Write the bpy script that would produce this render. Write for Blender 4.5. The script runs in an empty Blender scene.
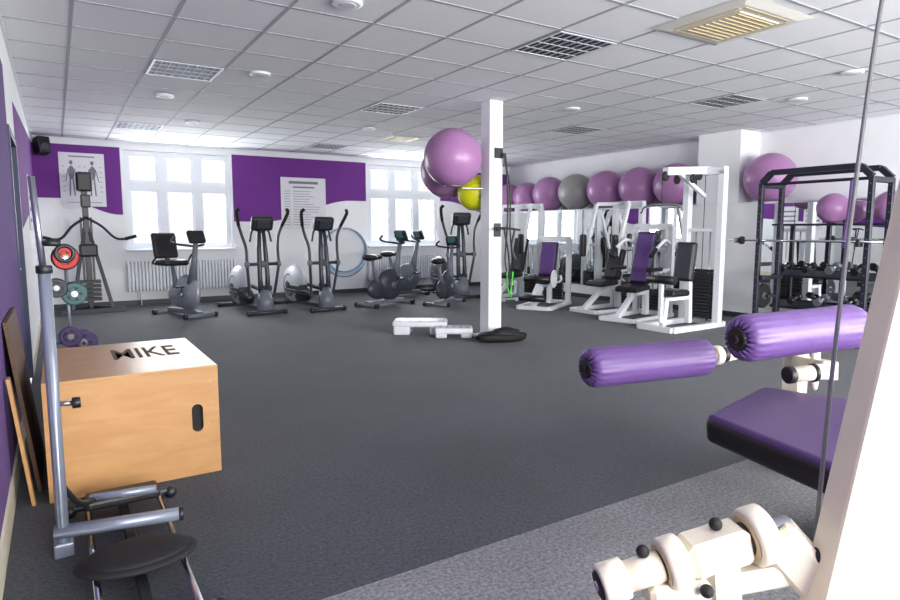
import bpy, bmesh, math, random
from mathutils import Vector, Matrix, Euler
random.seed(4)
SC=bpy.context.scene
def lin(c):
    return tuple(((v/255)/12.92 if v/255<=0.04045 else (((v/255)+0.055)/1.055)**2.4) for v in c)
def mk(name,col,rough=0.5,metal=0.0,var=0.06,scale=20,bump=0.0,bscale=200,coat=0.0,spec=0.5):
    m=bpy.data.materials.new(name); m.use_nodes=True
    nt=m.node_tree; b=nt.nodes['Principled BSDF']
    c=lin(col)
    tc=nt.nodes.new('ShaderNodeTexCoord')
    n=nt.nodes.new('ShaderNodeTexNoise'); n.inputs['Scale'].default_value=scale; n.inputs['Detail'].default_value=3
    nt.links.new(tc.outputs['Object'],n.inputs['Vector'])
    r=nt.nodes.new('ShaderNodeValToRGB')
    r.color_ramp.elements[0].position=0.3; r.color_ramp.elements[1].position=0.7
    r.color_ramp.elements[0].color=tuple(x*(1-var) for x in c)+(1,)
    r.color_ramp.elements[1].color=tuple(min(1,x*(1+var)) for x in c)+(1,)
    nt.links.new(n.outputs['Fac'],r.inputs['Fac']); nt.links.new(r.outputs['Color'],b.inputs['Base Color'])
    b.inputs['Roughness'].default_value=rough; b.inputs['Metallic'].default_value=metal
    b.inputs['Coat Weight'].default_value=coat; b.inputs['Specular IOR Level'].default_value=spec
    if bump>0:
        n2=nt.nodes.new('ShaderNodeTexNoise'); n2.inputs['Scale'].default_value=bscale; n2.inputs['Detail'].default_value=2
        nt.links.new(tc.outputs['Object'],n2.inputs['Vector'])
        bp=nt.nodes.new('ShaderNodeBump'); bp.inputs['Strength'].default_value=bump; bp.inputs['Distance'].default_value=0.01
        nt.links.new(n2.outputs['Fac'],bp.inputs['Height']); nt.links.new(bp.outputs['Normal'],b.inputs['Normal'])
    return m
M={}
M['wall']=mk('wall_white_paint',(234,235,237),0.9,var=0.02,scale=3,bump=0.05)
M['purple']=mk('wall_purple_paint',(108,46,134),0.85,var=0.04,scale=4,bump=0.05)
M['purpledk']=mk('wall_purple_rough',(92,66,124),0.9,var=0.12,scale=60,bump=0.3,bscale=90)
M['tile']=mk('ceiling_tile',(234,235,237),0.95,var=0.03,scale=90,bump=0.1,bscale=150)
M['tbar']=mk('ceiling_tbar',(164,167,173),0.7,var=0.02)
M['white']=mk('white_powdercoat',(230,234,238),0.4,var=0.02)
M['frame']=mk('window_frame_white',(224,228,234),0.5,var=0.01)
M['cream']=mk('cream_powdercoat',(222,215,194),0.38,var=0.03,coat=0.15)
M['creamd']=mk('cream_post_paint',(212,204,182),0.5,var=0.02)
M['vent']=mk('vent_surround_offwhite',(214,212,204),0.6,var=0.02)
M['cream2']=mk('cream_plate',(196,178,138),0.4,var=0.04)
M['black']=mk('black_plastic',(26,27,30),0.45,var=0.1)
M['rubber']=mk('black_rubber',(17,17,19),0.75,var=0.15,bump=0.2)
M['vinylblk']=mk('black_vinyl',(22,20,26),0.4,var=0.1,bump=0.1,bscale=300)
M['dgrey']=mk('dark_grey_plastic',(50,54,62),0.4,var=0.05)
M['mgrey']=mk('mid_grey_plastic',(104,110,120),0.4,var=0.05)
M['silver']=mk('silver_plastic',(150,156,166),0.35,metal=0.4,var=0.04)
M['lgrey']=mk('light_grey_plastic',(190,194,200),0.4,var=0.03)
M['steel']=mk('brushed_steel',(165,170,178),0.3,metal=0.9,var=0.05)
M['cable']=mk('steel_cable',(118,120,122),0.5,metal=0.4,var=0.15,scale=300)
M['gsteel']=mk('grey_painted_steel',(134,142,156),0.35,metal=0.4,var=0.05)
M['chrome']=mk('chrome',(215,218,222),0.12,metal=1.0,var=0.01)
M['navy']=mk('navy_steel',(27,29,44),0.4,var=0.06)
M['vinyl']=mk('purple_vinyl',(96,68,126),0.45,var=0.08,scale=8,bump=0.15,bscale=30,coat=0.03)
M['vinylpad']=mk('purple_vinyl_dark',(72,48,98),0.45,var=0.06,scale=8,bump=0.05)
M['vinyl2']=mk('purple_upholstery',(94,64,126),0.45,var=0.06,bump=0.05)
M['ball']=mk('pink_purple_ball',(170,122,170),0.33,var=0.04,scale=3)
M['ballg']=mk('grey_green_ball',(150,150,148),0.35,var=0.04,scale=3)
M['bally']=mk('yellow_ball',(222,224,30),0.4,var=0.04,scale=3)
M['red']=mk('red_plate',(206,60,54),0.5,var=0.05)
M['teal']=mk('teal_plate',(70,110,112),0.5,var=0.05)
M['blue']=mk('blue_hoop',(84,150,194),0.4,var=0.05)
M['green']=mk('green_strap',(70,190,50),0.6,var=0.05)
M['paper']=mk('paper',(224,223,228),0.9,var=0.02)
M['ink']=mk('ink',(124,122,134),0.9,var=0.02)
M['stencil']=mk('stencil_brown',(98,78,60),0.8,var=0.2,scale=40)
M['door']=mk('door_navy',(34,38,74),0.5,var=0.04)
M['plank']=mk('dark_wood',(84,58,40),0.6,var=0.2,scale=12)
M['beige']=mk('beige_grille',(204,192,164),0.6,var=0.03)
M['vane']=mk('louvre_vane',(200,204,208),0.7,var=0.03)
M['lampback']=mk('lamp_recess_shade',(58,60,68),0.7,var=0.1,spec=.2)  # flat back plate; shade of a recess put into its dark colour
M['lampbackrefl']=mk('lamp_blue_reflection',(62,82,128),0.6,var=0.3,scale=9,spec=.2)  # blue reflection on the louvre, put into the back plate colour
def ply():
    m=bpy.data.materials.new('birch_plywood'); m.use_nodes=True; nt=m.node_tree; b=nt.nodes['Principled BSDF']
    tc=nt.nodes.new('ShaderNodeTexCoord'); mp=nt.nodes.new('ShaderNodeMapping'); mp.inputs['Scale'].default_value=(1.6,1.6,7.0)
    nt.links.new(tc.outputs['Object'],mp.inputs['Vector'])
    n=nt.nodes.new('ShaderNodeTexNoise'); n.inputs['Scale'].default_value=2.4; n.inputs['Detail'].default_value=8; n.inputs['Distortion'].default_value=0.9
    nt.links.new(mp.outputs['Vector'],n.inputs['Vector'])
    r=nt.nodes.new('ShaderNodeValToRGB'); r.color_ramp.elements[0].position=0.2; r.color_ramp.elements[1].position=0.85
    r.color_ramp.elements[0].color=lin((176,130,80))+(1,); r.color_ramp.elements[1].color=lin((196,152,102))+(1,)
    nt.links.new(n.outputs['Fac'],r.inputs['Fac']); nt.links.new(r.outputs['Color'],b.inputs['Base Color']); b.inputs['Roughness'].default_value=0.35
    return m
M['ply']=ply()
def carpet(name,a,c2):
    m=bpy.data.materials.new(name); m.use_nodes=True; nt=m.node_tree; b=nt.nodes['Principled BSDF']
    tc=nt.nodes.new('ShaderNodeTexCoord')
    n=nt.nodes.new('ShaderNodeTexNoise'); n.inputs['Scale'].default_value=62; n.inputs['Detail'].default_value=5; n.inputs['Roughness'].default_value=0.85
    nt.links.new(tc.outputs['Object'],n.inputs['Vector'])
    n3=nt.nodes.new('ShaderNodeTexNoise'); n3.inputs['Scale'].default_value=1.3; n3.inputs['Detail'].default_value=6
    nt.links.new(tc.outputs['Object'],n3.inputs['Vector'])
    r=nt.nodes.new('ShaderNodeValToRGB'); r.color_ramp.elements[0].position=0.40; r.color_ramp.elements[1].position=0.62
    r.color_ramp.elements[0].color=lin(a)+(1,); r.color_ramp.elements[1].color=lin(c2)+(1,)
    nt.links.new(n.outputs['Fac'],r.inputs['Fac'])
    mr=nt.nodes.new('ShaderNodeMapRange'); mr.inputs['From Min'].default_value=0.3; mr.inputs['From Max'].default_value=0.7; mr.inputs['To Min'].default_value=0.75; mr.inputs['To Max'].default_value=1.25
    nt.links.new(n3.outputs['Fac'],mr.inputs['Value'])
    vm=nt.nodes.new('ShaderNodeVectorMath'); vm.operation='SCALE'
    nt.links.new(r.outputs['Color'],vm.inputs[0]); nt.links.new(mr.outputs['Result'],vm.inputs['Scale'])
    nt.links.new(vm.outputs['Vector'],b.inputs['Base Color'])
    b.inputs['Roughness'].default_value=0.8; b.inputs['Sheen Weight'].default_value=0.12; b.inputs['Specular IOR Level'].default_value=0.35
    bp=nt.nodes.new('ShaderNodeBump'); bp.inputs['Strength'].default_value=0.5; bp.inputs['Distance'].default_value=0.01
    nt.links.new(n.outputs['Fac'],bp.inputs['Height']); nt.links.new(bp.outputs['Normal'],b.inputs['Normal'])
    return m
M['carpet']=carpet('carpet_dark',(13,16,21),(58,66,80))
M['carpet2']=carpet('carpet_grey',(74,75,80),(136,137,142))
def mirror():
    m=bpy.data.materials.new('mirror_glass'); m.use_nodes=True; b=m.node_tree.nodes['Principled BSDF']
    b.inputs['Base Color'].default_value=(0.86,0.88,0.88,1); b.inputs['Metallic'].default_value=1; b.inputs['Roughness'].default_value=0.01
    return m
M['mirror']=mirror()

def catmull(P,n=6):
    P=[Vector(p) for p in P]
    if len(P)<3: return P
    Q=[P[0]*2-P[1]]+P+[P[-1]*2-P[-2]]; out=[]
    for i in range(1,len(Q)-2):
        a,b,c,d=Q[i-1],Q[i],Q[i+1],Q[i+2]
        for k in range(n):
            t=k/n
            out.append(0.5*((2*b)+(c-a)*t+(2*a-5*b+4*c-d)*t*t+(3*b-a-3*c+d)*t**3))
    out.append(P[-1]); return out

class B:
    def __init__(s,name): s.name=name; s.bm=bmesh.new(); s.ml=[]
    def mi(s,k):
        m=M[k]
        if m not in s.ml: s.ml.append(m)
        return s.ml.index(m)
    def add(s,V,F,mat,smooth=False,mtx=None):
        vs=[s.bm.verts.new((mtx@Vector(v)) if mtx else Vector(v)) for v in V]
        i=s.mi(mat)
        for f in F:
            try:
                fc=s.bm.faces.new([vs[k] for k in f]); fc.material_index=i; fc.smooth=smooth
            except ValueError: pass
    def addbm(s,t,mat,mtx=None):
        bmesh.ops.recalc_face_normals(t,faces=list(t.faces))
        t.verts.index_update()
        s.add([v.co.copy() for v in t.verts],[[v.index for v in f.verts] for f in t.faces],mat,False,mtx); t.free(); return s
    def box(s,c,d,mat,rot=(0,0,0),bev=0,seg=2):
        mtx=Matrix.Translation(Vector(c))@Euler([math.radians(a) for a in rot]).to_matrix().to_4x4()
        t=bmesh.new(); bmesh.ops.create_cube(t,size=1)
        for v in t.verts: v.co=Vector((v.co.x*d[0],v.co.y*d[1],v.co.z*d[2]))
        if bev>0: bmesh.ops.bevel(t,geom=list(t.edges),offset=min(bev,min(d)*0.49),segments=seg,profile=0.5,affect='EDGES')
        return s.addbm(t,mat,mtx)
    def bx(s,x0,x1,y0,y1,z0,z1,mat,bev=0):
        return s.box(((x0+x1)/2,(y0+y1)/2,(z0+z1)/2),(abs(x1-x0),abs(y1-y0),abs(z1-z0)),mat,bev=bev)
    def hexa(s,bot,top,mat,bev=0,seg=2):
        n=len(bot); t=bmesh.new(); vs=[t.verts.new(Vector(p)) for p in list(bot)+list(top)]
        t.faces.new(vs[:n][::-1]); t.faces.new(vs[n:])
        for i in range(n): t.faces.new([vs[i],vs[(i+1)%n],vs[(i+1)%n+n],vs[i+n]])
        if bev>0: bmesh.ops.bevel(t,geom=list(t.edges),offset=bev,segments=seg,profile=0.5,affect='EDGES')
        return s.addbm(t,mat)
    def beam(s,p,q,w,h,mat,bev=0.004):
        p=Vector(p);q=Vector(q);d=q-p;L=d.length;d.normalize()
        up=Vector((0,0,1)) if abs(d.z)<0.95 else Vector((0,1,0))
        x=d.cross(up).normalized(); z=x.cross(d).normalized()
        R=Matrix((x,d,z)).transposed().to_4x4(); mtx=Matrix.Translation((p+q)/2)@R
        t=bmesh.new(); bmesh.ops.create_cube(t,size=1)
        for v in t.verts: v.co=Vector((v.co.x*w,v.co.y*L,v.co.z*h))
        if bev>0: bmesh.ops.bevel(t,geom=list(t.edges),offset=min(bev,min(w,h)*.4),segments=1,affect='EDGES')
        return s.addbm(t,mat,mtx)
    def rings(s,P,R,mat,seg=16,caps=True,closed=False):
        P=[Vector(p) for p in P]; n=len(P)
        if not isinstance(R,(list,tuple)): R=[R]*n
        T=[]
        for i in range(n):
            if closed: d=P[(i+1)%n]-P[i-1]
            else: d=P[min(i+1,n-1)]-P[max(i-1,0)]
            if d.length<1e-9: d=Vector((0,0,1))
            T.append(d.normalized())
        up=Vector((0,0,1)) if abs(T[0].z)<0.9 else Vector((1,0,0))
        x=T[0].cross(up).normalized(); V=[];F=[]
        for i in range(n):
            x=(x-T[i]*x.dot(T[i])).normalized(); y=T[i].cross(x)
            for k in range(seg):
                a=2*math.pi*k/seg; r=R[i]
                V.append(P[i]+x*math.cos(a)*r+y*math.sin(a)*r)
        m=n if closed else n-1
        for i in range(m):
            j=(i+1)%n
            for k in range(seg):
                k2=(k+1)%seg
                F.append([i*seg+k,i*seg+k2,j*seg+k2,j*seg+k])
        s.add(V,F,mat,True)
        if caps and not closed:
            s.add(V[:seg],[list(range(seg))[::-1]],mat); s.add(V[-seg:],[list(range(seg))],mat)
        return s
    def cyl(s,p,q,r,mat,r2=None,seg=18): return s.rings([p,q],[r,r if r2 is None else r2],mat,seg)
    def tube(s,P,r,mat,seg=10,n=6): return s.rings(catmull(P,n),r,mat,seg)
    def disc(s,c,ax,r,w,mat,seg=28):
        c=Vector(c);ax=Vector(ax).normalized(); b=min(w*.25,r*.1)
        return s.rings([c-ax*w/2,c-ax*(w/2-b),c+ax*(w/2-b),c+ax*w/2],[r-b,r,r,r-b],mat,seg)
    def torus(s,c,R,r,mat,ax='y',seg=48):
        P=[]
        for i in range(seg):
            a=2*math.pi*i/seg; u,v=math.cos(a)*R,math.sin(a)*R
            p={'y':Vector((u,0,v)),'z':Vector((u,v,0)),'x':Vector((0,u,v))}[ax]
            P.append(Vector(c)+p)
        return s.rings(P,r,mat,8,closed=True)
    def ell(s,c,d,mat,rot=(0,0,0),nu=32,nv=16,f=None):
        mtx=Matrix.Translation(Vector(c))@Euler([math.radians(a) for a in rot]).to_matrix().to_4x4()
        V=[];F=[]
        for j in range(nv+1):
            th=math.pi*j/nv
            for i in range(nu):
                a=2*math.pi*i/nu
                p=Vector((math.sin(th)*math.cos(a),math.sin(th)*math.sin(a),math.cos(th)))
                k=f(p) if f else 1
                V.append(Vector((p.x*d[0],p.y*d[1],p.z*d[2]))*k)
        for j in range(nv):
            for i in range(nu):
                i2=(i+1)%nu; F.append([j*nu+i,(j+1)*nu+i,(j+1)*nu+i2,j*nu+i2])
        s.add(V,F,mat,True,mtx); return s
    def prism(s,poly,axis,a,b,mat):
        n=len(poly)
        def P(p,t): return (t,p[0],p[1]) if axis=='x' else ((p[0],t,p[1]) if axis=='y' else (p[0],p[1],t))
        V=[P(p,a) for p in poly]+[P(p,b) for p in poly]
        F=[list(range(n))[::-1],list(range(n,2*n))]+[[i,(i+1)%n,(i+1)%n+n,i+n] for i in range(n)]
        s.add(V,F,mat); return s
    def done(s,loc=(0,0,0),rz=0,scale=1,merge=True):
        if merge:
            bmesh.ops.remove_doubles(s.bm,verts=[v for v in s.bm.verts],dist=1e-7)
        bmesh.ops.recalc_face_normals(s.bm,faces=list(s.bm.faces))
        me=bpy.data.meshes.new(s.name); s.bm.to_mesh(me); s.bm.free()
        for m in s.ml: me.materials.append(m)
        o=bpy.data.objects.new(s.name,me); SC.collection.objects.link(o)
        o.location=loc; o.rotation_euler=(0,0,math.radians(rz)); o.scale=(scale,)*3
        return o
H=2.8; XL=-0.25; XR=9.3; YB=12.1; YF=-3.0; XM=8.57

# ---------------- room shell
b=B('floor'); b.bx(XL,XR,2.0,YB,-0.1,0,'carpet'); b.bx(XL,XR,YF,1.998,-0.1,0.0,'carpet2'); b.done()
wins=[(1.05,2.80),(5.58,7.30)]
WZ0,WZ1=0.97,2.66
def curve_edge(x0,x1,z0,z1,xa,xb,n=16):
    out=[]
    for i in range(n+1):
        x=x0+(x1-x0)*i/n; t=min(1,max(0,(x-xa)/(xb-xa))); t=t*t*(3-2*t)
        out.append((x,z0+(z1-z0)*t))
    return out
b=B('wall_back'); x=XL-0.2
for (a,c) in wins:
    b.bx(x,a,YB,YB+0.3,0,H,'wall'); b.bx(a,c,YB,YB+0.3,0,WZ0,'wall'); b.bx(a,c,YB,YB+0.3,WZ1,H,'wall'); x=c
b.bx(x,XR+0.2,YB,YB+0.3,0,H,'wall')
b.prism([(XL,2.69),(1.0,2.69)]+curve_edge(XL,1.0,1.82,1.56,.1,.95)[::-1],'y',YB-0.006,YB+0.01,'purple')
b.prism([(2.84,2.69),(5.54,2.69)]+curve_edge(2.84,5.54,1.46,1.90,3.4,5.2,24)[::-1],'y',YB-0.006,YB+0.01,'purple')
b.prism([(7.36,2.62),(XR,2.62)]+curve_edge(7.36,XR,1.95,1.66,7.5,8.8)[::-1],'y',YB-0.006,YB+0.01,'purple')
b.done(merge=False)
b=B('wall_left'); b.bx(XL-0.2,XL,YF,5.6,0,H,'wall'); b.bx(XL-0.2,XL,5.6,6.6,2.06,H,'wall'); b.bx(XL-0.2,XL,6.6,YB,0,H,'wall')
b.prism([(YF,0.14),(5.5,0.14),(5.5,2.45),(YF,2.45)],'x',XL-0.01,XL+0.005,'purpledk')
b.prism([(6.7,1.3),(YB,1.76),(YB,2.69),(6.7,2.4)],'x',XL-0.01,XL+0.005,'purple')
b.done(merge=False)
b=B('door_1'); b.bx(XL-0.12,XL-0.05,5.62,6.58,0.005,2.05,'door'); b.bx(XL-0.05,XL+0.012,5.6,5.66,0.0,2.06,'door');b.bx(XL-0.05,XL+0.012,6.54,6.6,0,2.06,'door'); b.bx(XL-0.05,XL+0.012,5.66,6.54,2.0,2.06,'door')
b.tube([(XL-0.05,5.72,1.0),(XL-0.0,5.72,1.0),(XL,5.76,1.0),(XL,5.86,1.0)],0.01,'steel'); b.done()
b=B('wall_right'); b.bx(XR,XR+0.2,YF,YB,0,H,'wall'); b.bx(XM,XR,-0.5,YB,0,1.685,'wall'); b.bx(8.8,XR,5.77,6.5,1.70,H,'wall')
b.bx(XM-0.02,XR,-0.5,YB,1.685,1.70,'frame'); b.done(merge=False)
b=B('wall_mirror_panels')
for (y0,y1) in [(6.45,8.2),(8.21,10.1),(10.11,12.0),(3.3,5.25),(1.4,3.29)]:
    b.bx(XM-0.008,XM,y0,y1,0.25,1.67,'mirror')
o=b.done()
b=B('wall_front'); 
b.bx(XL-0.2,XR+0.2,YF-0.3,YF,0,0.7,'wall'); b.bx(XL-0.2,XR+0.2,YF-0.3,YF,2.65,H,'wall')
for x in (XL-0.2,2.9,6.1,XR-0.2): b.bx(x,x+0.4,YF-0.3,YF,0.7,2.65,'wall')
b.done(merge=False)
b=B('ceiling'); b.bx(XL-0.2,XR+0.2,YF-0.3,YB+0.3,H,H+0.15,'tile')
T=0.625; gx=1.12-T/2; gy=6.5-T/2
k=-3
while gx+k*T<XR:
    x=gx+k*T
    if x>XL: b.bx(x-.012,x+.012,YF,YB,H-.003,H+.01,'tbar')
    k+=1
k=-16
while gy+k*T<YB:
    y=gy+k*T
    if y>YF: b.bx(XL,XR,y-.012,y+.012,H-.0035,H+.01,'tbar')
    k+=1
b.done()
b=B('trim_1'); b.bx(XL,XR,YB-0.03,YB,H-0.03,H-.004,'frame'); b.bx(XL,XL+0.02,YF,YB-.03,H-0.025,H-.004,'frame'); b.bx(XR-0.02,XR,YF,YB-.03,H-0.025,H-.004,'frame'); b.done()
b=B('baseboard_back'); b.bx(XL,XM,YB-0.015,YB,0,0.08,'dgrey'); b.done()
b=B('baseboard_left'); b.bx(XL,XL+0.014,YF,5.58,0,0.13,'cream'); b.bx(XL,XL+0.014,6.62,YB-0.02,0,0.1,'cream'); b.done()
b=B('baseboard_right'); b.bx(XM-0.014,XM,-0.5,YB-0.02,0,0.08,'dgrey'); b.done()
for i,(a,c) in enumerate(wins):
    b=B('window_%d'%(i+1)); y0,y1=YB+0.03,YB+0.10
    f=0.08; g=.002
    b.bx(a+g,c-g,y0,y1,WZ0+g,WZ0+f,'frame'); b.bx(a+g,c-g,y0,y1,WZ1-f,WZ1-g,'frame'); b.bx(a+g,a+f,y0,y1,WZ0+f,WZ1-f,'frame'); b.bx(c-f,c-g,y0,y1,WZ0+f,WZ1-f,'frame')
    zt=2.06; b.bx(a+f,c-f,y0-.01,y1-.002,zt-.07,zt+.07,'frame')
    w=(c-a)
    for k in (1,2):
        xm=a+w*k/3
        b.bx(xm-.065,xm+.065,y0-.005,y1-.001,WZ0+f,WZ1-f,'frame')
    for k in range(3):
        x0=a+w*k/3+.06; x1=a+w*(k+1)/3-.06
        for (z0,z1) in ((WZ0+.06,zt-.06),(zt+.06,WZ1-.06)):
            b.bx(x0,x1,y0+.01,y1-.01,z0,z0+.045,'frame'); b.bx(x0,x1,y0+.01,y1-.01,z1-.045,z1,'frame')
            b.bx(x0,x0+.04,y0+.012,y1-.012,z0,z1,'frame'); b.bx(x1-.04,x1,y0+.012,y1-.012,z0,z1,'frame')
    b.bx(a-0.04,c+0.04,YB-0.12,YB-.001,WZ0-0.035,WZ0,'frame',bev=.008)
    b.bx(a+.003,c-.003,YB-0.02,YB+0.03,WZ0+.001,WZ0+.006,'frame')
    b.done(merge=False)
    b=B('radiator'); r0,r1=a-0.05,c+0.02
    n=int((r1-r0)/0.055)
    for k in range(n):
        x=r0+0.03+k*(r1-r0-0.06)/(n-1)
        b.box((x,0,0.5),(0.040,0.12,0.52),'white',bev=.014)
    b.bx(r0+.02,r1-.02,.0,.02,.28,.72,'white')  # white backing added to brighten the dark gaps between sections
    b.cyl((r0,0,0.3),(r1,0,0.3),0.018,'white'); b.cyl((r0,0,0.7),(r1,0,0.7),0.018,'white')
    b.cyl((r1-.02,0,0.3),(r1+.1,0,0.3),0.012,'white'); b.cyl((r1+.09,0,0.3),(r1+.09,0,0.0),0.012,'white'); b.cyl((r0+.2,0,.3),(r0+.2,0,0),.012,'white')
    b.done((0,YB-0.10,0))
def louvre(x,y,back='lampback'):
    b=B('ceiling_louvre_light'); s=.3
    b.bx(-s,s,-s,s,-.003,-.0005,back)
    for (a,c,d,e) in ((-s,s,-s,-s+.022),(-s,s,s-.022,s),(-s,-s+.022,-s+.022,s-.022),(s-.022,s,-s+.022,s-.022)): b.bx(a,c,d,e,-.007,-.001,'frame')
    for k in range(1,4): b.bx(-s+.15*k-.008,-s+.15*k+.008,-s+.022,s-.022,-.006,-.003,'vane')
    for k in range(1,8): b.bx(-s+.022,s-.022,-s+.075*k-.006,-s+.075*k+.006,-.0055,-.003,'vane')
    b.done((x,y,H-.0035),90)
for (x,y,bk) in ((1.12,6.5,'lampbackrefl'),(1.12,10.25,'lampbackrefl'),(4.245,10.875,'lampback'),(3.62,7.125,'lampback'),(3.62,4.0,'lampback'),(6.745,4.625,'lampback'),(6.745,7.125,'lampback'),(1.12,2.75,'lampback')): louvre(x,y,bk)
def cassette(x,y,s=.42):
    b=B('ceiling_air_vent')
    b.hexa([(-s*.8,-s*.8,-.022),(s*.8,-s*.8,-.022),(s*.8,s*.8,-.022),(-s*.8,s*.8,-.022)],[(-s,-s,-.004),(s,-s,-.004),(s,s,-.004),(-s,s,-.004)],'vent')
    b.box((0,0,-.026),(s*1.15,s*1.15,.010),'beige',bev=.003)
    for k in range(9): b.box((0,-s*.5+k*s*.125,-.033),(s*1.05,.008,.004),'cream2')
    for sx in (-1,1): b.box((sx*s*.7,0,-.0225),(.025,s*1.3,.004),'cream2'); b.box((0,sx*s*.7,-.0225),(s*1.3,.025,.004),'cream2')
    b.done((x,y,H))
cassette(4.25,2.92,.40); cassette(4.87,9.26,.31)
def spot(x,y):
    b=B('ceiling_spotlight'); b.rings([(0,0,-.001),(0,0,-.018),(0,0,-.024)],[.1,.1,.08],'frame',24); b.rings([(0,0,-.023),(0,0,-.027)],[.06,.05],'vane',24); b.done((x,y,H-.0035))
for p in ((1.75,6.2),(1.72,4.0),(1.12,7.75),(6.5,3.15),(7.3,4.1),(4.0,8.6),(5.5,5.9),(1.7,9.4)): spot(*p)

# ---------------- posters
b=B('poster'); b.bx(.11,.76,YB-.016,YB-.007,1.69,2.56,'paper')
yy0=YB-.017
for cx in (.28,.58):
    b.ell((cx,yy0,2.40),(.025,.003,.035),'ink',nu=12,nv=8); b.ell((cx,yy0,2.24),(.045,.003,.11),'ink',nu=14,nv=8)
    for s in (-1,1):
        b.beam((cx+s*.045,yy0,2.30),(cx+s*.085,yy0,2.10),.014,.003,'ink',bev=0); b.beam((cx+s*.02,yy0,2.15),(cx+s*.035,yy0,1.86),.022,.003,'ink',bev=0)
    for k in range(6): b.bx(cx-.13,cx-.09,yy0-.001,yy0+.001,1.93+k*.08,1.938+k*.08,'ink'); b.bx(cx+.1,cx+.14,yy0-.001,yy0+.001,1.93+k*.08,1.938+k*.08,'ink')
b.bx(.25,.62,yy0-.001,yy0+.001,2.49,2.51,'ink'); b.bx(.18,.70,yy0-.001,yy0+.001,1.75,1.76,'ink')
b.done()
b=B('poster'); b.bx(3.74,4.65,YB-.016,YB-.007,1.32,2.32,'paper'); b.bx(3.90,4.49,YB-.018,YB-.0155,2.2,2.25,'ink'); b.bx(3.98,4.41,YB-.018,YB-.0155,2.12,2.15,'ink')
for i in range(14):
    z=2.05-i*.05; b.bx(3.8,3.8+.12,YB-.018,YB-.0155,z,z+.009,'ink'); b.bx(3.98,3.98+.3+.28*random.random(),YB-.018,YB-.0155,z,z+.009,'ink')
b.done()
b=B('poster')
for y0 in (8.9,9.55): 
    b.bx(XL+.006,XL+.014,y0,y0+.5,1.3,1.95,'paper')
    for j in range(4): b.bx(XL+.014,XL+.017,y0+.06,y0+.44,1.4+j*.13,1.44+j*.13,'ink')
b.done()

# ---------------- column
CX,CY=4.44,6.12
b=B('structural_column'); b.bx(-.095,.095,-.09,.09,0.035,H,'white',bev=.006); b.bx(-.17,.17,-.15,.15,0,.035,'white',bev=.006)
b.done((CX,CY,0))
def ball(p,r=.36,mat='ball'):
    b=B('exercise_ball')
    b.ell((0,0,0),(r,r,r),mat,nu=48,nv=26)
    for k in range(-3,4):
        th=k*0.09; rr=r*math.cos(th)
        b.rings([Vector((math.cos(a)*rr,math.sin(a)*rr,math.sin(th)*r)) for a in [2*math.pi*i/48 for i in range(48)]],.0022,mat,5,closed=True)
    b.disc((0,-r,0.0),(0,1,0),.012,.006,'lgrey',10)
    o=b.done(p); o.rotation_euler=(random.uniform(-.6,.6),random.uniform(-.6,.6),random.uniform(0,3)); return o
BALLS=[(11.62,'ball'),(10.95,'ball'),(10.21,'ball'),(9.41,'ballg'),(8.6,'ball'),(7.8,'ball'),(7.02,'ball'),(5.36,'ball')]
for (y,m) in BALLS: ball((8.93,y,1.70+(.325 if y>10.5 else .36)),.325 if y>10.5 else .36,m)
ball((3.99,6.27,2.14),.34); ball((4.30,6.90,2.05),.34); ball((4.44,6.47,1.76),.22,'bally')
b=B('ball_holder_bracket')
b.torus((3.99,6.27,1.812),.10,.006,'gsteel','z'); b.beam((4.345,6.15,1.79),(4.08,6.22,1.79),.02,.02,'gsteel')
b.torus((4.30,6.90,1.722),.10,.006,'gsteel','z'); b.beam((4.38,6.215,1.70),(4.32,6.82,1.70),.02,.02,'gsteel')
b.torus((4.44,6.47,1.555),.08,.006,'gsteel','z'); b.beam((4.44,6.215,1.54),(4.44,6.40,1.54),.02,.02,'gsteel')
b.done()
b=B('suspension_trainer')
fx,fy=CX+.10,CY-.13
b.box((CX+.03,CY-.097,2.2),(.12,.012,.12),'black',bev=.004)
b.tube([(fx,fy,2.2),(fx+.02,fy-.02,1.9),(fx+.04,fy-.01,1.5),(fx+.02,fy-.01,1.15)],.012,'black'); b.tube([(fx-.03,fy,2.2),(fx+.06,fy-.02,1.8),(fx+.075,fy-.01,1.3)],.01,'black')
b.tube([(fx+.02,fy-.01,1.15),(fx+.0,fy-.02,.95),(fx+.03,fy-.02,.80)],.009,'black'); b.tube([(fx+.03,fy-.02,.82),(fx+.04,fy-.02,.6),(fx+.09,fy-.02,.56),(fx+.12,fy-.02,.8)],.010,'green')
b.tube([(fx+.075,fy-.01,1.3),(fx+.12,fy-.02,.8)],.009,'black'); b.tube([(fx+.09,fy-.02,.6),(fx+.10,fy-.02,.45)],.009,'green'); b.cyl((fx+.03,fy-.02,.44),(fx+.15,fy-.02,.44),.018,'black')
b.done()
b=B('resistance_band_rack')
b.beam((CX-.02,CY-.10,1.32),(CX-.02,CY-.3,1.32),.03,.03,'black'); b.tube([(CX-.14,CY-.3,1.3),(CX-.02,CY-.3,1.32),(CX+.2,CY-.3,1.3)],.012,'black')
b.tube([(CX-.02,CY-.28,1.32),(CX+.06,CY-.27,1.0),(CX+.1,CY-.25,.6)],.01,'black'); b.box((CX+.02,CY-.097,1.3),(.1,.012,.16),'black',bev=.003)
b.tube([(CX+.12,CY-.3,1.3),(CX+.1,CY-.28,1.1),(CX+.14,CY-.3,.95)],.014,'dgrey')
b.done()
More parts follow.
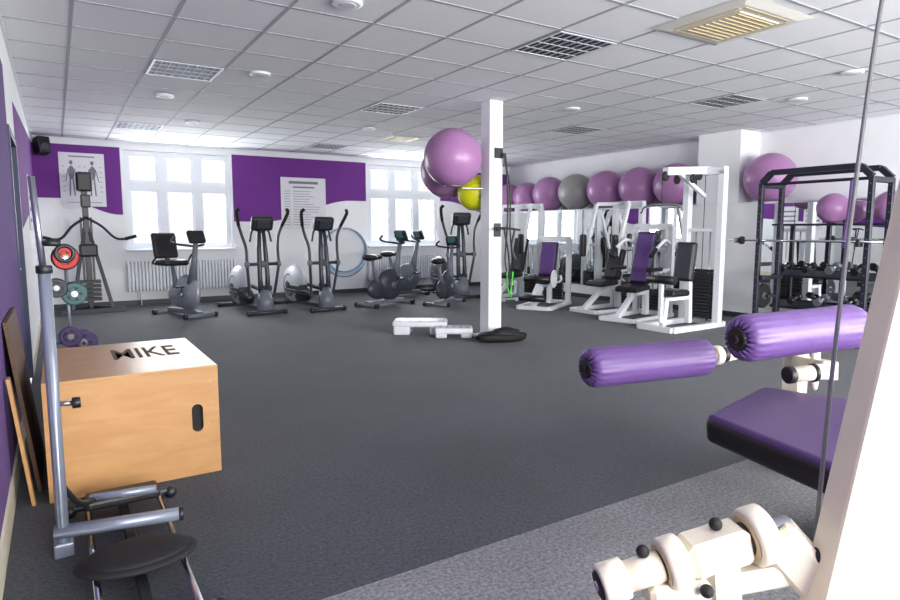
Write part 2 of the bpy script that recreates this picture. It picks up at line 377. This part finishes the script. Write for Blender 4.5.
def step(loc,rz,h=.15,L=1.0,W=.4):
    b=B('aerobic_step'); b.box((0,0,h-.035),(L,W,.07),'white',bev=.025,seg=3); b.box((0,0,h+.001),(L*.9,W*.82,.008),'lgrey',bev=.003)
    for k in range(5): b.box((-L*.36+k*L*.18,0,h+.006),(.03,W*.75,.006),'silver',bev=.002)
    for sx in (-.33,.33): b.box((sx*L,0,(h-.05)/2),(.30*L,W*.95,h-.05),'white',bev=.02)
    b.done(loc,rz)
step((3.84,6.80,0),-33,.17,.68,.36); step((4.06,6.36,0),-33,.12,.46,.3)
b=B('black_gym_bag')
def lump(p): return 1+.12*math.sin(5*p.x+2)*math.cos(4*p.y)+.08*math.sin(9*p.y+3*p.z)+.05*math.sin(17*p.x+11*p.y)
b.ell((0,0,.06),(.30,.13,.075),'rubber',f=lump); b.ell((.06,-.0,.11),(.16,.10,.06),'rubber',f=lump); b.tube([(-.25,-.06,.1),(-.1,-.14,.12),(.1,-.14,.11),(.25,-.08,.08)],.012,'black')
b.done((4.33,5.76,0),-20)

# ---------------- plyo box
b=B('plyo_box'); x0,x1,y0,y1,h=-.10,.69,3.43,4.42,.585; t=.018
b.bx(x0,x1,y0,y1,h-t,h,'ply',bev=.002)
b.bx(x0,x0+t,y0+t,y1-t,0,h-t,'ply'); b.bx(x1-t,x1,y0+t,y1-t,0,h-t,'ply'); b.bx(x0,x1,y1-t,y1,0,h-t,'ply')
sx0,sx1,sz0,sz1=.552,.608,.235,.385
b.bx(x0,sx0,y0,y0+t,0,h-t,'ply'); b.bx(sx1,x1,y0,y0+t,0,h-t,'ply'); b.bx(sx0,sx1,y0,y0+t,0,sz0,'ply'); b.bx(sx0,sx1,y0,y0+t,sz1,h-t,'ply')
for zc,sg in ((sz0,1),(sz1,-1)):
    r=.028; cxs=(sx0+sx1)/2
    for side in (-1,1):
        poly=[(cxs+side*r,zc)]+[(cxs+side*r*math.cos(a),zc+sg*(r-r*math.sin(a))) for a in [math.pi/2*i/6 for i in range(7)]]
        b.prism(poly,'y',y0,y0+t,'ply')
b.bx(sx0-.05,sx1+.05,y0+t+.002,y0+t+.02,sz0-.05,sz1+.05,'rubber')  # black sheet behind the hand slot, standing in for the shaded inside
for i in range(5):
    for xx in (x0+.04,x1-.04): b.disc((xx,y0-.0005,.06+i*.11),(0,1,0),.005,.002,'steel',8)
pb=b.done()
cu=bpy.data.curves.new('stencil_lettering','FONT'); cu.body='MIKE'; cu.size=.19; cu.extrude=.0006; cu.align_x='CENTER'; cu.align_y='CENTER'; cu.offset=.002
to=bpy.data.objects.new('stencil_lettering',cu); SC.collection.objects.link(to); to.location=(.40,4.0,h+.0008); to.rotation_euler=(0,0,0); to.scale=(.85,2.4,1)
cu.materials.append(M['stencil']); to.parent=pb

b=B('leaning_wood_board'); b.prism([(-.150,0.0),(-.132,0.0),(-.222,.86),(-.240,.86)],'y',3.62,4.35,'plank'); b.done()
b=B('leaning_wood_batten'); b.prism([(-.170,0.0),(-.155,0.0),(-.218,.62),(-.233,.62)],'y',3.44,3.50,'ply'); b.done()

# ---------------- foreground left stand
b=B('adjustable_squat_stand')
px,py=-.045,2.84
b.cyl((px,py,0.02),(px,py,1.16),.022,'gsteel',seg=20); b.cyl((px,py,1.1),(px-.02,py,1.5),.012,'steel'); b.disc((px,py,1.15),(0,0,1),.028,.03,'black')
b.cyl((px-.03,py,.1),(px+.43,py-.06,.09),.028,'gsteel',seg=20); b.disc((px+.43,py-.06,.09),(1,-.13,0),.029,.02,'black')
b.box((px,py,.03),(.07,.07,.06),'gsteel',bev=.008)
b.cyl((px,py,.62),(px+.07,py-.01,.62),.01,'steel'); b.disc((px+.075,py-.01,.62),(1,0,0),.022,.03,'black',10)
b.cyl((px,py,1.25),(px+.06,py,1.25),.012,'black'); b.torus((px+.07,py,1.21),.03,.008,'black','y',16)
for xx in (.05,.34): b.cyl((xx,3.22,.05),(xx,2.08,.05),.012,'chrome')
for yy in (3.2,2.1): b.cyl((-.02,yy,.04),(.4,yy,.04),.018,'dgrey')
for yy in (3.2,2.1):
    for xx in (-.02,.4): b.ell((xx,yy,.03),(.03,.03,.03),'black',nu=12,nv=8)
b.box((.19,3.12,.09),(.30,.14,.045),'black',bev=.015); b.cyl((.06,3.06,.13),(.32,3.02,.13),.018,'gsteel')
b.ell((.19,2.50,.085),(.21,.14,.03),'rubber'); b.ell((.19,2.50,.10),(.18,.12,.026),'rubber'); b.beam((.19,3.2,.04),(.19,2.1,.04),.04,.03,'black')
b.tube([(px,py,.3),(.02,2.95,.16),(.1,3.1,.11)],.012,'black')
b.done()

# ---------------- weight plate tree
b=B('weight_plate_tree')
b.cyl((0,0,0),(0,0,1.15),.016,'gsteel'); b.beam((-.24,0,.03),(.24,0,.03),.05,.05,'black'); b.beam((0,-.24,.03),(0,.24,.03),.05,.05,'black')
def plate(c,r,mat,w=.045,cm='steel'):
    b.disc(c,(0,1,0),r,w,mat); b.disc(c,(0,1,0),r*.62,w+.012,mat); b.disc(c,(0,1,0),r*.3,w+.02,cm)
    for k in range(5):
        a=k*2*math.pi/5; b.disc((c[0]+math.cos(a)*r*.48,c[1],c[2]+math.sin(a)*r*.48),(0,1,0),r*.12,w+.016,'black',10)
for z,side in ((1.06,0),(.80,-.08),(.74,.05),(.40,0),(.30,.1)):
    b.cyl((side,-.17,z),(side,0.17,z),.013,'chrome'); b.beam((-abs(side)-.01,0,z),(abs(side)+.01,0,z),.03,.03,'gsteel')
plate((0,-.12,1.06),.10,'red',cm='cream2'); plate((0,-.07,1.06),.11,'dgrey'); plate((-.08,-.12,.80),.085,'dgrey'); plate((.05,-.10,.74),.10,'teal'); plate((.05,-.05,.74),.105,'dgrey')
plate((0,-.14,.37),.09,'vinylpad'); plate((.09,-.08,.30),.12,'vinylpad')
b.done((.06,6.5,0))

# ---------------- tall machine far left
b=B('standing_press_machine')
b.beam((0,0,0.03),(0,0,2.15),.08,.08,'navy'); b.beam((-.42,-.3,.04),(0,.02,.06),.07,.07,'navy'); b.beam((.42,-.3,.04),(0,.02,.06),.07,.07,'navy'); b.beam((-.45,-.3,.035),(.45,-.3,.035),.07,.07,'navy')
b.beam((-.28,-.25,.05),(-.02,0,1.35),.05,.05,'navy'); b.beam((.28,-.25,.05),(.02,0,1.35),.05,.05,'navy')
b.box((0,-.06,2.05),(.22,.08,.3),'black',bev=.03); b.box((0,-.12,1.75),(.14,.06,.2),'dgrey',bev=.02)
for s in (-1,1):
    b.tube([(0,-.05,1.5),(s*.2,-.12,1.36),(s*.36,-.25,1.18),(s*.5,-.3,1.16),(s*.64,-.32,1.2)],.02,'navy'); b.cyl((s*.5,-.3,1.16),(s*.66,-.32,1.205),.026,'rubber')
    b.beam((s*.07,0,.5),(s*.07,0,1.5),.03,.03,'dgrey')
b.box((0,-.1,.98),(.26,.1,.2),'black',bev=.03)
for k in range(5): b.box((0,-.02,.2+k*.07),(.3,.14,.05),'black',bev=.006)
b.done((.42,11.5,0),4)

# ---------------- cardio
def elliptical(loc,rz,hc='lgrey',sc=1):
    b=B('elliptical_trainer')
    b.beam((0,-.05,.08),(0,1.35,.08),.09,.07,'dgrey'); b.cyl((-.3,-.08,.04),(.3,-.08,.04),.035,'dgrey'); b.cyl((-.27,1.38,.04),(.27,1.38,.04),.035,'dgrey')
    for s in (-1,1):
        b.disc((s*.29,-.08,.04),(1,0,0),.042,.05,'black',12); b.disc((s*.26,1.38,.04),(1,0,0),.042,.05,'black',12)
    b.rings([(0,-.02,.06),(0,0,.22),(0,.02,.38)],[.14,.12,.08],'mgrey',18)
    for s in (-1,1): b.rings([(s*.05,.0,.2),(s*.06,.02,.6),(s*.05,.05,1.0),(s*.03,.07,1.3)],[.045,.035,.035,.03],'dgrey',14)
    b.box((0,.03,.78),(.12,.05,.1),'dgrey',bev=.015)
    b.box((0,.02,1.4),(.34,.1,.22),'black',rot=(20,0,0),bev=.04,seg=3); b.box((0,.075,1.41),(.22,.02,.14),'teal',rot=(20,0,0),bev=.005); b.box((0,-.035,1.38),(.2,.02,.12),'dgrey',rot=(20,0,0),bev=.005)
    b.tube([(-.17,.1,1.12),(-.12,.1,1.3),(0,.06,1.27),(.12,.1,1.3),(.17,.1,1.12)],.016,'black')
    b.cyl((-.26,0.03,.78),(.26,.03,.78),.025,'dgrey')
    for s in (-1,1):
        b.tube([(s*.2,.12,.28),(s*.22,.07,.5),(s*.25,.03,.78),(s*.25,.05,1.02),(s*.29,.10,1.22),(s*.36,.06,1.42),(s*.40,-.02,1.56),(s*.37,-.06,1.62)],.022,'dgrey',n=8)
        b.tube([(s*.34,.08,1.36),(s*.40,-.02,1.56),(s*.37,-.06,1.62)],.026,'rubber')
        b.disc((s*.25,.03,.78),(1,0,0),.05,.05,'mgrey',16)
        zr=.38 if s>0 else .28
        b.beam((s*.2,.1,.28),(s*.15,1.1,zr),.05,.05,'dgrey'); b.box((s*.2,.55,.34),(.14,.36,.03),'black',bev=.012); b.box((s*.27,.55,.36),(.012,.34,.06),'black',bev=.004); b.box((s*.2,.38,.37),(.14,.02,.08),'black',bev=.005)
        b.disc((s*.1,1.1,.36),(1,0,0),.2,.03,'mgrey',30); b.disc((s*.12,1.1,.36),(1,0,0),.07,.04,'dgrey',18)
    b.ell((0,1.08,.38),(.13,.38,.33),hc,nu=28,nv=18); b.ell((0,.85,.22),(.09,.35,.15),'dgrey')
    b.ell((0,1.08,.36),(.138,.18,.15),'dgrey')
    return b.done(loc,rz,sc)
elliptical((2.68,9.62,0),6); elliptical((3.62,9.5,0),8); elliptical((6.5,9.9,0),-10,'dgrey',1.08)
def bike(loc,rz,hc='dgrey',back=False,sc=1):
    b=B('exercise_bike')
    b.cyl((-.24,-.45,.04),(.24,-.45,.04),.034,'mgrey'); b.cyl((-.24,.45,.04),(.24,.45,.04),.034,'mgrey')
    for s in (-1,1):
        for y in (-.45,.45): b.disc((s*.24,y,.042),(1,0,0),.042,.05,'black',12)
    b.beam((0,-.45,.07),(0,.45,.07),.09,.06,'mgrey')
    b.ell((0,-.12,.36),(.1,.31,.28),hc,nu=28,nv=18); b.ell((0,-.12,.36),(.106,.16,.13),'mgrey'); b.ell((0,.15,.3),(.07,.28,.18),hc)
    b.rings([(0,-.25,.5),(0,-.33,.8),(0,-.4,1.12)],[.08,.045,.035],'mgrey',16)
    b.box((0,-.42,1.2),(.26,.07,.2),'black',rot=(-25,0,0),bev=.03,seg=3); b.box((0,-.385,1.215),(.16,.02,.12),'teal',rot=(-25,0,0),bev=.004)
    for s in (-1,1):
        b.tube([(0,-.38,1.06),(s*.14,-.34,1.08),(s*.22,-.22,1.1),(s*.22,-.12,1.14),(s*.15,-.1,1.2)],.018,'black')
        b.beam((s*.12,-.1,.34),(s*.13,-.1+s*.12,.34-s*.12),.03,.015,'steel'); b.box((s*.18,-.1+s*.12,.34-s*.12),(.1,.1,.03),'black',bev=.008)
        b.disc((s*.11,-.1,.34),(1,0,0),.05,.03,'steel',16)
    b.rings([(0,.18,.35),(0,.26,.6),(0,.3,.78)],[.06,.035,.03],'mgrey',14)
    if back:
        b.box((0,.3,.8),(.38,.36,.09),'vinylblk',bev=.04,seg=3); b.box((0,.5,1.06),(.38,.08,.4),'vinylblk',rot=(-12,0,0),bev=.035,seg=3); b.beam((0,.35,.76),(0,.52,.95),.05,.04,'dgrey')
        for s in (-1,1): b.tube([(s*.1,.4,.78),(s*.27,.36,.8),(s*.27,.2,.92)],.015,'black')
    else:
        b.ell((0,.36,.84),(.14,.14,.06),'vinylblk'); b.ell((0,.22,.84),(.055,.16,.045),'vinylblk')
    return b.done(loc,rz,sc)
bike((1.60,10.15,0),20,'silver',True); bike((4.78,9.7,0),110,'dgrey'); bike((5.75,10.9,0),100,'mgrey'); bike((5.75,9.30,0),128,'dgrey',False,.92)
b=B('hula_hoops')
for i,(m,R) in enumerate((('blue',.50),('blue',.45),('lgrey',.47))): b.torus((5.03,YB-.035-.035*i,.84+(.50-R)),R,.014,m)
b.cyl((5.03,YB-.003,1.32),(5.03,YB-.14,1.33),.012,'steel'); b.done()
b=B('wall_speaker'); b.box((-.1,11.9,2.62),(.18,.2,.26),'black',rot=(-12,0,25),bev=.02); b.beam((-.14,12.0,2.62),(-.14,YB,2.62),.04,.04,'black'); b.disc((-.06,11.79,2.6),(.42,-.9,-.1),.06,.01,'dgrey'); b.done()

# ---------------- weight machines
def pad(b,c,d,rot=(0,0,0),mat='vinyl2'):
    b.box(c,d,'vinylblk',rot=rot,bev=.03,seg=3)
    mt=Euler([math.radians(a) for a in rot]).to_matrix()
    if d[1]<d[2]:
        off=mt@Vector((0,-d[1]*.18,0)); b.box(Vector(c)+off,(d[0]*.94,d[1]*.8,d[2]*.95),mat,rot=rot,bev=.03,seg=3)
    else:
        off=mt@Vector((0,0,d[2]*.18)); b.box(Vector(c)+off,(d[0]*.95,d[1]*.95,d[2]*.8),mat,rot=rot,bev=.03,seg=3)
def stack(b,cx,cy,w=.34,n=12,z0=.12):
    for k in range(n): b.box((cx,cy,z0+k*.045),(w,.12,.038),'black',bev=.004)
    for s in (-1,1): b.cyl((cx+s*w*.3,cy,z0-.05),(cx+s*w*.3,cy,z0+n*.045+.5),.011,'chrome',seg=8)
    b.cyl((cx,cy,z0),(cx,cy,z0+n*.045+.55),.005,'black',seg=6)
def machine(loc,rz,kind='press',h=1.65,name='chest_press_machine',padm='vinyl2',n=8,back=.66,sc=1):
    b=B(name); w=.27
    b.beam((-w,-.5,.035),(-w,.6,.035),.07,.06,'white'); b.beam((w,-.5,.035),(w,.6,.035),.07,.06,'white'); b.beam((-w,.57,.035),(w,.57,.035),.07,.06,'white'); b.beam((-w,-.5,.035),(w,-.5,.035),.07,.06,'white')
    for s in (-1,1): b.beam((s*w,.5,.05),(s*w,.5,h),.08,.09,'white')
    b.beam((-w-.03,.5,h),(w+.03,.5,h),.09,.09,'white'); b.beam((-w,.5,1.0),(w,.5,1.0),.05,.05,'white')
    stack(b,0,.5,.34,n)
    b.beam((0,-.5,.06),(0,-.05,.4),.07,.07,'white'); b.beam((0,.3,.04),(0,.25,1.0),.08,.08,'white'); b.beam((0,-.2,.38),(0,.3,.38),.07,.07,'white')
    pad(b,(0,-.1,.46),(.36,.4,.08),(4,0,0),'vinylblk')
    pad(b,(0,.2,.50+back/2),(.3,.1,back),(-16,0,0),padm)
    if kind=='fly':
        for s in (-1,1):
            b.beam((0,.4,h),(s*.33,.1,h),.06,.06,'white'); b.beam((s*.33,.1,h),(s*.33,-.15,.9),.055,.055,'white'); b.box((s*.33,-.2,1.05),(.09,.1,.36),'vinylblk',bev=.03)
    elif kind=='leg':
        b.beam((0,-.3,.4),(0,-.55,.2),.06,.06,'white'); b.cyl((-.22,-.56,.2),(.22,-.56,.2),.055,'vinylblk'); b.cyl((-.22,-.34,.5),(.22,-.34,.5),.055,'vinylblk')
        for s in (-1,1): b.tube([(s*.1,.1,.42),(s*.27,.05,.45),(s*.28,0,.62)],.02,'white'); b.cyl((s*.28,0,.55),(s*.28,0,.68),.024,'rubber')
        b.disc((.24,-.2,.5),(1,0,0),.15,.02,'white')
    elif kind=='arm':
        for s in (-1,1):
            b.box((s*.29,-.02,.74),(.09,.36,.06),'vinylblk',bev=.02); b.beam((s*.29,.1,.7),(s*.26,.45,.72),.05,.05,'white'); b.tube([(s*.27,.45,1.1),(s*.32,.2,1.15),(s*.32,-.1,1.0)],.024,'white'); b.cyl((s*.32,-.05,1.03),(s*.32,-.2,.93),.028,'rubber')
    return b.done(loc,rz,sc)
machine((7.25,9.3,0),-75,'fly',1.75,'pec_fly_machine','vinylblk')
machine((6.95,8.05,0),-60,'leg',1.15,'leg_extension_machine',back=.6)
machine((7.45,7.12,0),-88,'fly',1.72,'pec_fly_machine','vinylblk',back=.5)
machine((7.15,6.24,0),-78,'arm',1.35,'chest_press_machine',n=7,back=.78)
b=B('cable_tower_machine'); w=.26;h=2.08
for s in (-1,1):
    b.beam((s*w,.35,.03),(s*w,.35,h),.09,.10,'white'); b.beam((s*w,-.6,.035),(s*w,.5,.035),.08,.07,'white')
    b.disc((s*.12,-.1,h-.12),(1,0,0),.06,.03,'black',20)
b.beam((-w-.04,.35,h),(w+.04,.35,h),.1,.1,'white'); b.beam((-w,.5,.035),(w,.5,.035),.07,.07,'white'); b.beam((-w,-.6,.035),(w,-.6,.035),.07,.07,'white')
b.beam((0,.4,h+.02),(0,-.5,h-.04),.09,.10,'white'); b.disc((0,-.5,h-.1),(1,0,0),.06,.035,'black',20); b.disc((0,.2,h-.06),(1,0,0),.06,.035,'black',20)
b.beam((0,.35,1.75),(0,-.2,h-.06),.05,.05,'white'); b.beam((-w,.35,1.3),(w,.35,1.3),.05,.05,'white')
stack(b,0,.35,.36,15,.12); b.cyl((0,-.56,h-.1),(0,-.56,1.62),.005,'black',seg=6); b.cyl((0,.35,.8),(0,.35,h),.005,'black',seg=6)
b.tube([(-.32,-.56,1.52),(-.25,-.56,1.6),(0,-.56,1.62),(.25,-.56,1.6),(.32,-.56,1.52)],.014,'chrome')
b.beam((0,-.45,.05),(0,-.4,.42),.07,.07,'white'); pad(b,(0,-.3,.48),(.34,.36,.08),(0,0,0),'vinylblk'); pad(b,(0,-.02,.88),(.28,.09,.52),(-8,0,0),'dgrey'); b.beam((0,.1,.05),(0,.05,1.1),.07,.07,'white'); b.beam((0,-.4,.4),(0,.1,.4),.07,.05,'white')
b.beam((0,-.5,.1),(0,-.5,.66),.05,.05,'white'); b.cyl((-.2,-.5,.66),(.2,-.5,.66),.055,'vinylblk')
b.done((7.1,5.36,0),-88)

# ---------------- power rack
b=B('power_rack'); X0,X1,Y0,Y1,h=7.5,7.95,3.35,4.6,2.0
for x in (X0,X1):
    for y in (Y0,Y1):
        b.beam((x,y,0),(x,y,h-.12),.055,.055,'navy')
        for k in range(16): b.disc((x-.028,y,.3+k*.1),(1,0,0),.008,.002,'mgrey',8)
    s=.12
    b.beam((x,Y0+s,h),(x,Y1-s,h),.065,.065,'navy'); b.beam((x,Y0,h-s),(x,Y0+s,h),.065,.065,'navy'); b.beam((x,Y1,h-s),(x,Y1-s,h),.065,.065,'navy')
for y in (Y0,Y1):
    b.beam((X0-.15,y,.04),(X1+.1,y,.04),.065,.065,'navy'); b.beam((X0,y,h-.15),(X1,y,h-.15),.06,.06,'navy')
b.beam((X1,Y0,.04),(X1,Y1,.04),.06,.06,'navy'); b.cyl((X0,Y0,1.86),(X0,Y1,1.86),.018,'navy')
for y in (Y0+.06,Y1-.06): b.beam((X0-.08,y,1.135),(X0-.01,y,1.135),.04,.04,'black'); b.beam((X0-.09,y,1.115),(X0-.09,y,1.2),.02,.04,'black'); b.beam((X0,y,.7),(X1,y,.7),.04,.05,'navy')
for z in (.45,):
    b.disc((X1-.2,Y1+.06,z),(0,1,0),.16,.05,'rubber'); b.disc((X1-.2,Y1+.06,z),(0,1,0),.05,.07,'steel'); b.beam((X1-.2,Y1,z),(X1,Y1,z),.04,.04,'navy')
b.tube([(X0,Y0+.2,1.85),(X0-.03,Y0+.2,1.5),(X0-.02,Y0+.24,1.1)],.02,'vinyl2')
b.done()
b=B('barbell'); b.cyl((7.450,3.0,1.170),(7.450,4.98,1.170),.014,'chrome')
for y in (3.12,4.80): b.disc((7.450,y,1.170),(0,1,0),.05,.04,'rubber')
for y in (3.07,4.87): b.disc((7.450,y,1.170),(0,1,0),.035,.05,'steel')
b.done()
b=B('dumbbell_rack')
for y in (3.0,4.85): b.beam((8.2,y,.03),(8.5,y,.03),.06,.05,'navy'); b.beam((8.42,y,.03),(8.42,y,1.38),.05,.05,'navy')
b.box((8.36,3.925,1.37),(.26,1.9,.025),'navy',bev=.004)
for z,n,dy in ((.30,5,.34),(.72,6,.30)):
    b.box((8.36,3.925,z),(.25,1.85,.03),'navy',rot=(0,-14,0),bev=.004)
    for k in range(n):
        y=3.2+k*dy; r=.045+.003*(k%4)
        c='black' if k%3 else 'mgrey'
        b.cyl((8.24,y,z+.05+r-.03),(8.44,y,z+.10+r-.03),.016,'steel',seg=8)
        for (xx,zz) in ((8.25,z+.052),(8.42,z+.094)): b.rings([(xx-.03,y,zz+r-.04),(xx+.03,y,zz+r-.02)],r,c,6)
b.done()
ball((8.34,4.15,1.3825+.19),.19); ball((8.34,3.50,1.3825+.19),.19)

# ---------------- foreground leg curl machine
def roller(b,p,q,r,mat='vinyl'):
    p=Vector(p);q=Vector(q);d=(q-p);L=d.length;d.normalize()
    prof=[(.016,.44,.0),(-.002,.50,.10),(-.008,.62,.12),(-.003,.78,.09),(.008,.92,.06),(.028,1.0,.035),(.07,1.01,.010)]
    P=[];R=[];rip=[]
    for (t,k,w) in prof: P.append(p+d*t);R.append(r*k);rip.append(w)
    for i in range(1,8):
        P.append(p+d*(.07+(L-.14)*i/8)); R.append(r*(1+.012*math.sin(i*2.1)));rip.append(.004)
    for (t,k,w) in reversed(prof): P.append(q-d*t);R.append(r*k);rip.append(w)
    x=d.cross(Vector((0,0,1))).normalized(); y=d.cross(x); seg=120; V=[];F=[]
    for i,(pp,rr) in enumerate(zip(P,R)):
        for k in range(seg):
            a=2*math.pi*k/seg; wv=math.sin(a*20)+.4*math.sin(a*13+1)
            k2=rr*(1+rip[i]*wv*.6); off=d*(rip[i]*.05*wv)*(1 if i<len(P)/2 else -1)
            V.append(pp+x*math.cos(a)*k2+y*math.sin(a)*k2+off)
    for i in range(len(P)-1):
        for k in range(seg):
            k3=(k+1)%seg; F.append([i*seg+k,i*seg+k3,(i+1)*seg+k3,(i+1)*seg+k])
    b.add(V,F,mat,True)
    for c,s in ((p,-1),(q,1)):
        o=d*s
        b.rings([c-o*.02,c+o*.010,c+o*.016],[r*.54,r*.52,r*.46],'black',28); b.rings([c+o*.014,c+o*.026],[r*.24,r*.20],'rubber',14)
b=B('leg_curl_machine')
R1a,R1b=Vector((1.890,1.900,.713)),Vector((2.50,1.76,.722))
R2a,R2b=Vector((2.115,1.355,.90)),Vector((2.68,1.22,.92))
roller(b,R1a,R1b,.085); roller(b,R2a,R2b,.087)
d1=(R1b-R1a).normalized(); d2=(R2b-R2a).normalized()
b.cyl(R1b,R1b+d1*.12,.03,'cream'); b.disc(R1b+d1*.06,d1,.045,.04,'cream'); b.disc(R1b+d1*.1,d1,.036,.03,'black')
post=Vector((3.30,1.78,0))
b.beam(post,post+Vector((0,0,.86)),.09,.09,'cream'); b.beam(R1b+d1*.1,post+Vector((0,0,.72)),.05,.06,'cream')
b.cyl(R2b,R2b+d2*.16,.03,'cream'); b.disc(R2b+d2*.08,d2,.045,.05,'cream'); b.beam(R2b+d2*.14,post+Vector((0,0,.84)),.05,.06,'cream')
b.cyl((2.60,1.42,.69),(2.78,1.35,.70),.034,'cream'); b.disc((2.595,1.422,.69),(.93,-.36,.05),.037,.03,'black'); b.disc((2.70,1.38,.695),(.93,-.36,.05),.04,.02,'black'); b.beam((2.78,1.35,.70),post+Vector((0,0,.6)),.06,.08,'cream')
b.disc((2.95,1.5,.66),(.4,-.9,0),.1,.03,'cream')
def q4(z,k=0):
    P=[Vector((2.35,1.65,z)),Vector((3.04,1.81,z)),Vector((3.36,.88,z)),Vector((2.12,.72,z))]
    c=sum(P,Vector())/4
    return [p+(c-p).normalized()*k for p in P]
b.hexa(q4(.375,.01),q4(.487),'vinylblk',bev=.03,seg=4)
b.hexa(q4(.44,.012),q4(.502,.012),'vinylpad',bev=.02,seg=3)
b.beam((2.72,1.22,.40),(2.72,1.22,.03),.09,.09,'cream'); b.beam((2.5,1.2,.035),(3.3,1.2,.035),.07,.07,'cream'); b.beam((2.8,1.1,.36),(3.28,1.75,.36),.06,.07,'cream'); b.beam((3.30,1.9,.035),(3.30,1.1,.035),.07,.07,'cream')
b.beam((2.72,.9,.035),(2.72,1.25,.035),.07,.07,'cream')
b.done()
# ---------------- foreground cable machine
b=B('cable_pulley_machine')
e=Vector((.85,-.53,0)); nn=Vector((.53,.85,0))
pA,pB=Vector((1.105,.606,0)),Vector((1.645,.548,2.0))
b.hexa([pA,pA+e*.24,pA+e*.24+nn*.08,pA+nn*.08],[pB,pB+e*.24,pB+e*.24+nn*.08,pB+nn*.08],'creamd',bev=.008,seg=2)
b.beam(pA+e*.1+Vector((.5,.3,.03)),pA+e*.1-Vector((.15,.08,-.03)),.12,.06,'cream'); b.beam(pA+e*.1+Vector((.2,-.4,.03)),pA+e*.1+Vector((-.05,.25,.03)),.12,.06,'cream')
c0,c1=Vector((1.63,.72,2.0)),Vector((1.335,.66,.40))
b.tube([c0,Vector((1.54,.71,1.6)),Vector((1.43,.69,1.0)),c1],.005,'cable',seg=8)
b.beam(pB+e*.05,c0+Vector((0,.08,.03)),.05,.05,'cream'); b.disc(c0+Vector((.05,0,.0)),(.3,1,0),.05,.025,'black')
b.disc(c1+Vector((.04,0,-.03)),(.3,1,0),.04,.025,'black')
s0=Vector((.925,.872,.562)); s1=Vector((1.30,.695,.668)); d=(s1-s0).normalized()
b.cyl(s0,s1,.022,'steel')
b.rings([s0-d*.005,s0,s0+d*.05,s0+d*.052],[.036,.042,.042,.036],'cream',28); b.disc(s0-d*.004,d,.030,.012,'rubber'); b.disc(s0-d*.01,d,.010,.01,'steel')
b.rings([s0+d*.05,s0+d*.13],[.032,.032],'cream',24)
def wheel(t,R):
    c=s0+d*t
    b.rings([c-d*.024,c-d*.018,c+d*.018,c+d*.022],[R*.88,R,R,R*.9],'cream',36); b.rings([c-d*.0265,c-d*.023],[R*.80,R*.80],'cream2',30); b.rings([c-d*.030,c-d*.024],[R*.55,R*.6],'black',24); b.rings([c-d*.034,c-d*.029],[R*.3,R*.3],'steel',12)
wheel(.16,.055); wheel(.355,.062)
m=s0+d*.255
b.beam(m-d*.07,m+d*.07,.085,.08,'cream',bev=.014)
b.beam(m+Vector((0,0,-.02)),Vector((m.x+.06,m.y-.03,.03)),.08,.08,'cream',bev=.01)
b.beam(s1-d*.04,Vector((1.36,.60,.50)),.07,.09,'cream',bev=.012); b.beam(s0+d*.10+Vector((0,0,-.05)),s1+Vector((0,0,-.1)),.07,.05,'cream',bev=.01)
for p in (s0+d*.09+Vector((0,.0,.045)),s0+d*.2+Vector((-.01,-.05,-.05)),m+Vector((0,0,.055))):
    b.ell(p,(.014,.014,.014),'rubber',nu=14,nv=10)
b.ell(s1+Vector((.01,-.06,-.05)),(.02,.02,.022),'rubber',nu=16,nv=12)
b.beam((m.x+.06,m.y-.03,.03),(1.2,.5,.03),.1,.06,'cream')
b.done()

# ---------------- light
def area(name,loc,rot,sx,sy,p,col=(1,1,1)):
    l=bpy.data.lights.new(name,'AREA'); l.shape='RECTANGLE'; l.size=sx; l.size_y=sy; l.energy=p; l.color=col
    o=bpy.data.objects.new(name,l); SC.collection.objects.link(o); o.location=loc; o.rotation_euler=[math.radians(a) for a in rot]; return o
for (a,c) in wins: area('window_and_fill_light',((a+c)/2,YB+.29,(WZ0+WZ1)/2),(-90,0,0),c-a,WZ1-WZ0,150,(.95,.98,1))
for x in (1.4,4.7,7.7): area('window_and_fill_light',(x,YF-.25,1.6),(115,0,0),2.7,1.9,330,(1,.99,.98))  # added fill lamps in unseen rear openings, tilted up to lighten the ceiling
w=bpy.data.worlds.new('sky'); SC.world=w; w.use_nodes=True
nt=w.node_tree; bg=nt.nodes['Background']; bg.inputs['Color'].default_value=(.9,.95,1,1); bg.inputs['Strength'].default_value=1.0
SC.view_settings.view_transform='Standard'; SC.view_settings.exposure=0.28
cam=bpy.data.cameras.new('camera'); co=bpy.data.objects.new('camera',cam); SC.collection.objects.link(co)
cam.sensor_width=36; cam.lens=24.92; co.location=(0,0,1.3); co.rotation_euler=(math.radians(83.59),0,math.radians(-32.2)); cam.clip_start=.05
SC.camera=co
